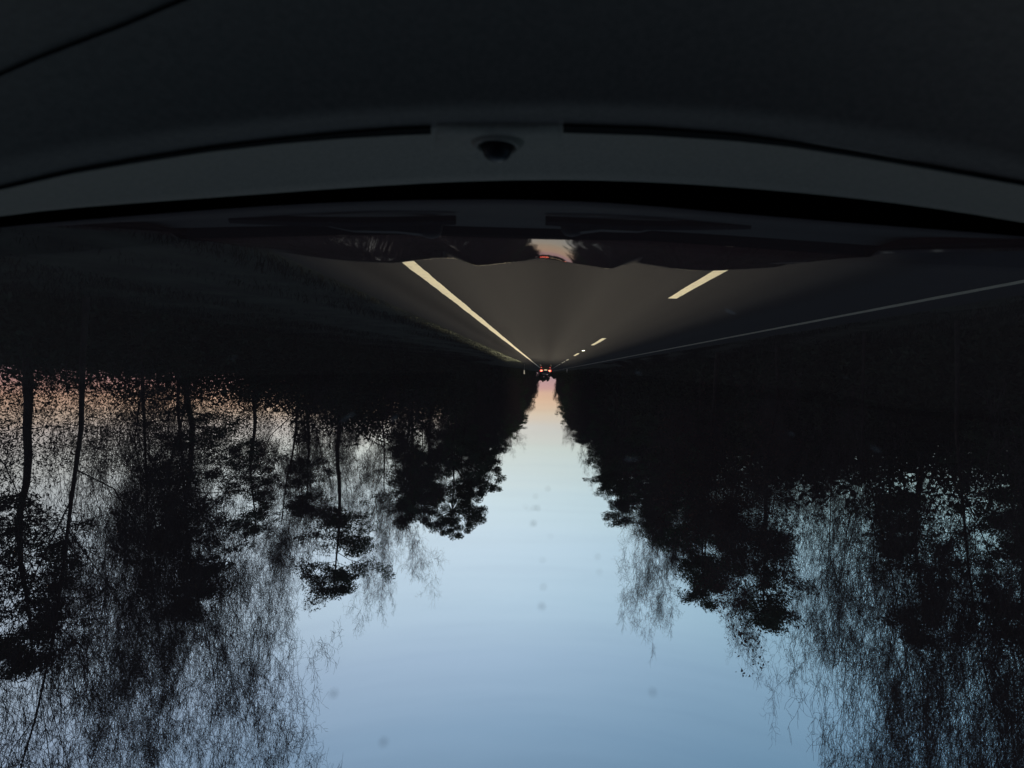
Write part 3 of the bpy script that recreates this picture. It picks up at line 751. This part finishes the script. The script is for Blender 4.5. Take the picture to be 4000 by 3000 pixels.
# wipers parked along the foot of the glass
def wiper(x0, y0, x1, y1, px, py, xe, ye):
    w = bpy.data.objects.new('wiper', None); C.objects.link(w); w.parent = own
    Yb = 1.16
    n = 14; up = []; bl = MB()
    P = [Vector(pt(x0 + (x1 - x0) * k / n, y0 + (y1 - y0) * k / n + 10 * math.sin(pi * k / n), Yb - .02 * math.sin(pi * k / n))) for k in range(n + 1)]
    prof = [(0, -.016), (-.006, -.014), (-.009, .0), (-.003, .007), (.006, .003), (.007, -.014)]
    bl.quadstrip([[p + Vector((0, a, b)) for a, b in prof + prof[:1]] for p in P]); bl.build('blade', M['wiper'], w)
    A = [Vector(pt(px, py, 1.25)), Vector(pt(px + (xe - px) * .3, py - 14, 1.23)), Vector(pt(px + (xe - px) * .7, (py + ye) / 2 + 4, 1.19)), Vector(pt(xe, ye, 1.165))]
    ar = MB(); wd = [.022, .016, .012, .008]
    ar.quadstrip([[a + Vector((0, -q, -.008)), a + Vector((0, -q * .6, .006)), a + Vector((0, q * .6, .006)), a + Vector((0, q, -.008))] for a, q in zip(A, wd)]); ar.build('arm', M['wiper'], w)
    c = Vector(pt(px, py, 1.25)); revolve([(.030, -.03), (.028, -.004), (.021, .006), (.010, .010), (0, .011)], c, 0, 20).build('pivot_cap', M['cowl'], w, True)
wiper(900, 862, 1780, 868, 1680, 912, 1250, 868)
wiper(2130, 870, 2930, 885, 2235, 905, 2600, 880)
# fenders continue the shoulder back to the pillars
for s in (-1, 1):
    fr_ = []
    for y in np.linspace(.55, 2.40, 30):
        zc = CAMZ + crest(max(y, .84)); Xi = CX + s * .862; bw = bow(Xi) if y > 1.3 else bow(Xi) * (y - .55) / .75
        fr_.append([(CX + s * (.84 if y < 1.35 else .862), y + bw, zc - (.0 if y > 1.35 else .012)), (CX + s*.885, y + bw, zc - .008), (CX + s*.91, y + bw, zc - .04), (CX + s*.925, y + bw, zc - .14), (CX + s*.93, y + bw, .55), (CX + s*.92, y + bw, .30)])
    MB().quadstrip(fr_).build('fender', M['paint'], own, True)
    # pillar along the glass edge, roof rail, door
    pa = [wpt(s, q) + Vector((s * .012, 0, 0)) for q in np.linspace(-.02, 1, 12)]
    MB().tube(pa, .028, 10).build('pillar', M['fabric'], own, True)
    dr = MB(); X1 = CX + s * .93
    dr.quadstrip([[(X1 - s*.03, y, .30), (X1, y, .55), (X1 - s*.01, y, .90), (X1 - s*.05, y, 1.02), (X1 - s*.09, y, 1.03), (X1 - s*.16, y, .95), (X1 - s*.16, y, .45)] for y in (.55, .1, -.4, -.9, -1.4, -2.2)])
    dr.build('door', M['paint'], own, True)
    sg = MB().quadstrip([[(CX + s*.845, .48, 1.03), (CX + s*.845, -.6, 1.03), (CX + s*.845, -2.0, 1.03)], [(CX + s*.69, -.02, 1.45), (CX + s*.68, -.7, 1.47), (CX + s*.66, -1.7, 1.42)]])
    sg.build('side_window', M['glass'], own)
    MB().tube([(CX + s*.84, -.75, 1.02), (CX + s*.68, -.75, 1.48)], .03, 8).build('pillar', M['fabric'], own, True)
    for y in (1.72, -1.15): wheel(own, CX + s*.80, y)
    hl = MB().quadstrip([[(CX + s*.45, 2.47, .50), (CX + s*.84, 2.43, .52)], [(CX + s*.45, 2.46, .60), (CX + s*.84, 2.42, .61)]]).build('headlight', M['headlamp'], own)
roofr = [[(CX + t*.68, y, CAMZ + z_ - .04*t*t) for t in np.linspace(-1, 1, 15)] for y, z_ in ((-.02, .262), (-.3, .30), (-.8, .32), (-1.4, .29), (-1.9, .20), (-2.25, -.2))]
MB().quadstrip(roofr).build('roof', M['fabric'], own, True)
MB().quadstrip([[(p[0], p[1], p[2] + .03) for p in r_] for r_ in roofr]).build('roof_skin', M['paint'], own, True)
nose = MB().quadstrip([[(CX + t*.9, 2.44 - .12*t*t, CAMZ + hz(CX + t*.86, 2.42) - .085), (CX + t*.92, 2.52 - .14*t*t, .60), (CX + t*.93, 2.54 - .14*t*t, .42), (CX + t*.9, 2.46 - .14*t*t, .22)] for t in np.linspace(-1, 1, 17)])
nose.build('front_bumper', M['paint'], own, True)
MB().box(CX - .9, CX + .9, -2.3, 2.3, .20, .26).build('floor_pan', M['rubber'], own)
MB().box(CX - .9, CX + .9, -2.32, -2.28, .27, 1.0).build('tailgate', M['paint'], own)
MB().box(CX - .80, CX + .80, 0.70, .74, .27, .90).build('firewall', M['rubber'], own)
for s in (-1, 1):
    b = MB().box(CX + s*.38 - .25, CX + s*.38 + .25, -.95, -.45, .30, .50); b.box(CX + s*.38 - .24, CX + s*.38 + .24, -1.12, -.96, .42, 1.12); b.build('seat', M['fabric'], own, bevel=.05)

# headlamp beams of this car (the lit road and lines in the photograph)
def beam(x, power, col):
    """low beam: intensity rises towards a sharp cut-off just under the horizon, so the road is lit evenly far ahead"""
    l = bpy.data.lights.new('headlight_beam', 'SPOT'); l.energy = 1; l.spot_size = R(110); l.spot_blend = .2; l.shadow_soft_size = .03
    l.use_nodes = True; t = l.node_tree; e = t.nodes['Emission']; e.inputs['Color'].default_value = (*col, 1)
    co = N(t, 'ShaderNodeTexCoord'); sx = N(t, 'ShaderNodeSeparateXYZ'); t.links.new(co.outputs['Normal'], sx.inputs[0])
    def mth(op, a, b=None, clamp=False):
        n = N(t, 'ShaderNodeMath', operation=op); n.use_clamp = clamp
        for k, v in enumerate((a, b)):
            if v is None: continue
            if isinstance(v, (int, float)): n.inputs[k].default_value = v
            else: t.links.new(v, n.inputs[k])
        return n.outputs[0]
    az_ = mth('ABSOLUTE', sx.outputs['Z'])
    down = mth('DIVIDE', mth('MULTIPLY', sx.outputs['Y'], SGN), az_)          # slope below the horizontal
    sd = mth('DIVIDE', sx.outputs['X'], az_); side = mth('MAXIMUM', sd, mth('MULTIPLY', sd, -.72))
    dd = mth('MAXIMUM', down, .014)
    inten = mth('DIVIDE', .01, mth('POWER', dd, 1.9))
    cut = N(t, 'ShaderNodeMapRange'); cut.interpolation_type = 'SMOOTHSTEP'; t.links.new(down, cut.inputs[0])
    cut.inputs[1].default_value = .0035; cut.inputs[2].default_value = .020; cut.inputs[3].default_value = .006; cut.inputs[4].default_value = 1
    fan = N(t, 'ShaderNodeMapRange'); fan.interpolation_type = 'SMOOTHSTEP'; t.links.new(mth('DIVIDE', side, mth('ADD', mth('MULTIPLY', dd, 5.0), .02)), fan.inputs[0])
    fan.inputs[1].default_value = .35; fan.inputs[2].default_value = .78; fan.inputs[3].default_value = 1; fan.inputs[4].default_value = 0
    tot = mth('MULTIPLY', mth('MULTIPLY', inten, cut.outputs[0]), fan.outputs[0])
    lf = N(t, 'ShaderNodeLightFalloff'); t.links.new(mth('MULTIPLY', tot, power), lf.inputs['Strength']); lf.inputs['Smooth'].default_value = 0
    t.links.new(lf.outputs['Linear'], e.inputs['Strength'])
    o = bpy.data.objects.new('headlight_beam', l); C.objects.link(o); o.location = (CX + x, 2.6, .66)
    o.rotation_euler = (R(90), 0, R(-1)); o.parent = own
SGN = -1
for s in (-1, 1): beam(s*.65, 2050, (1, .83, .61))
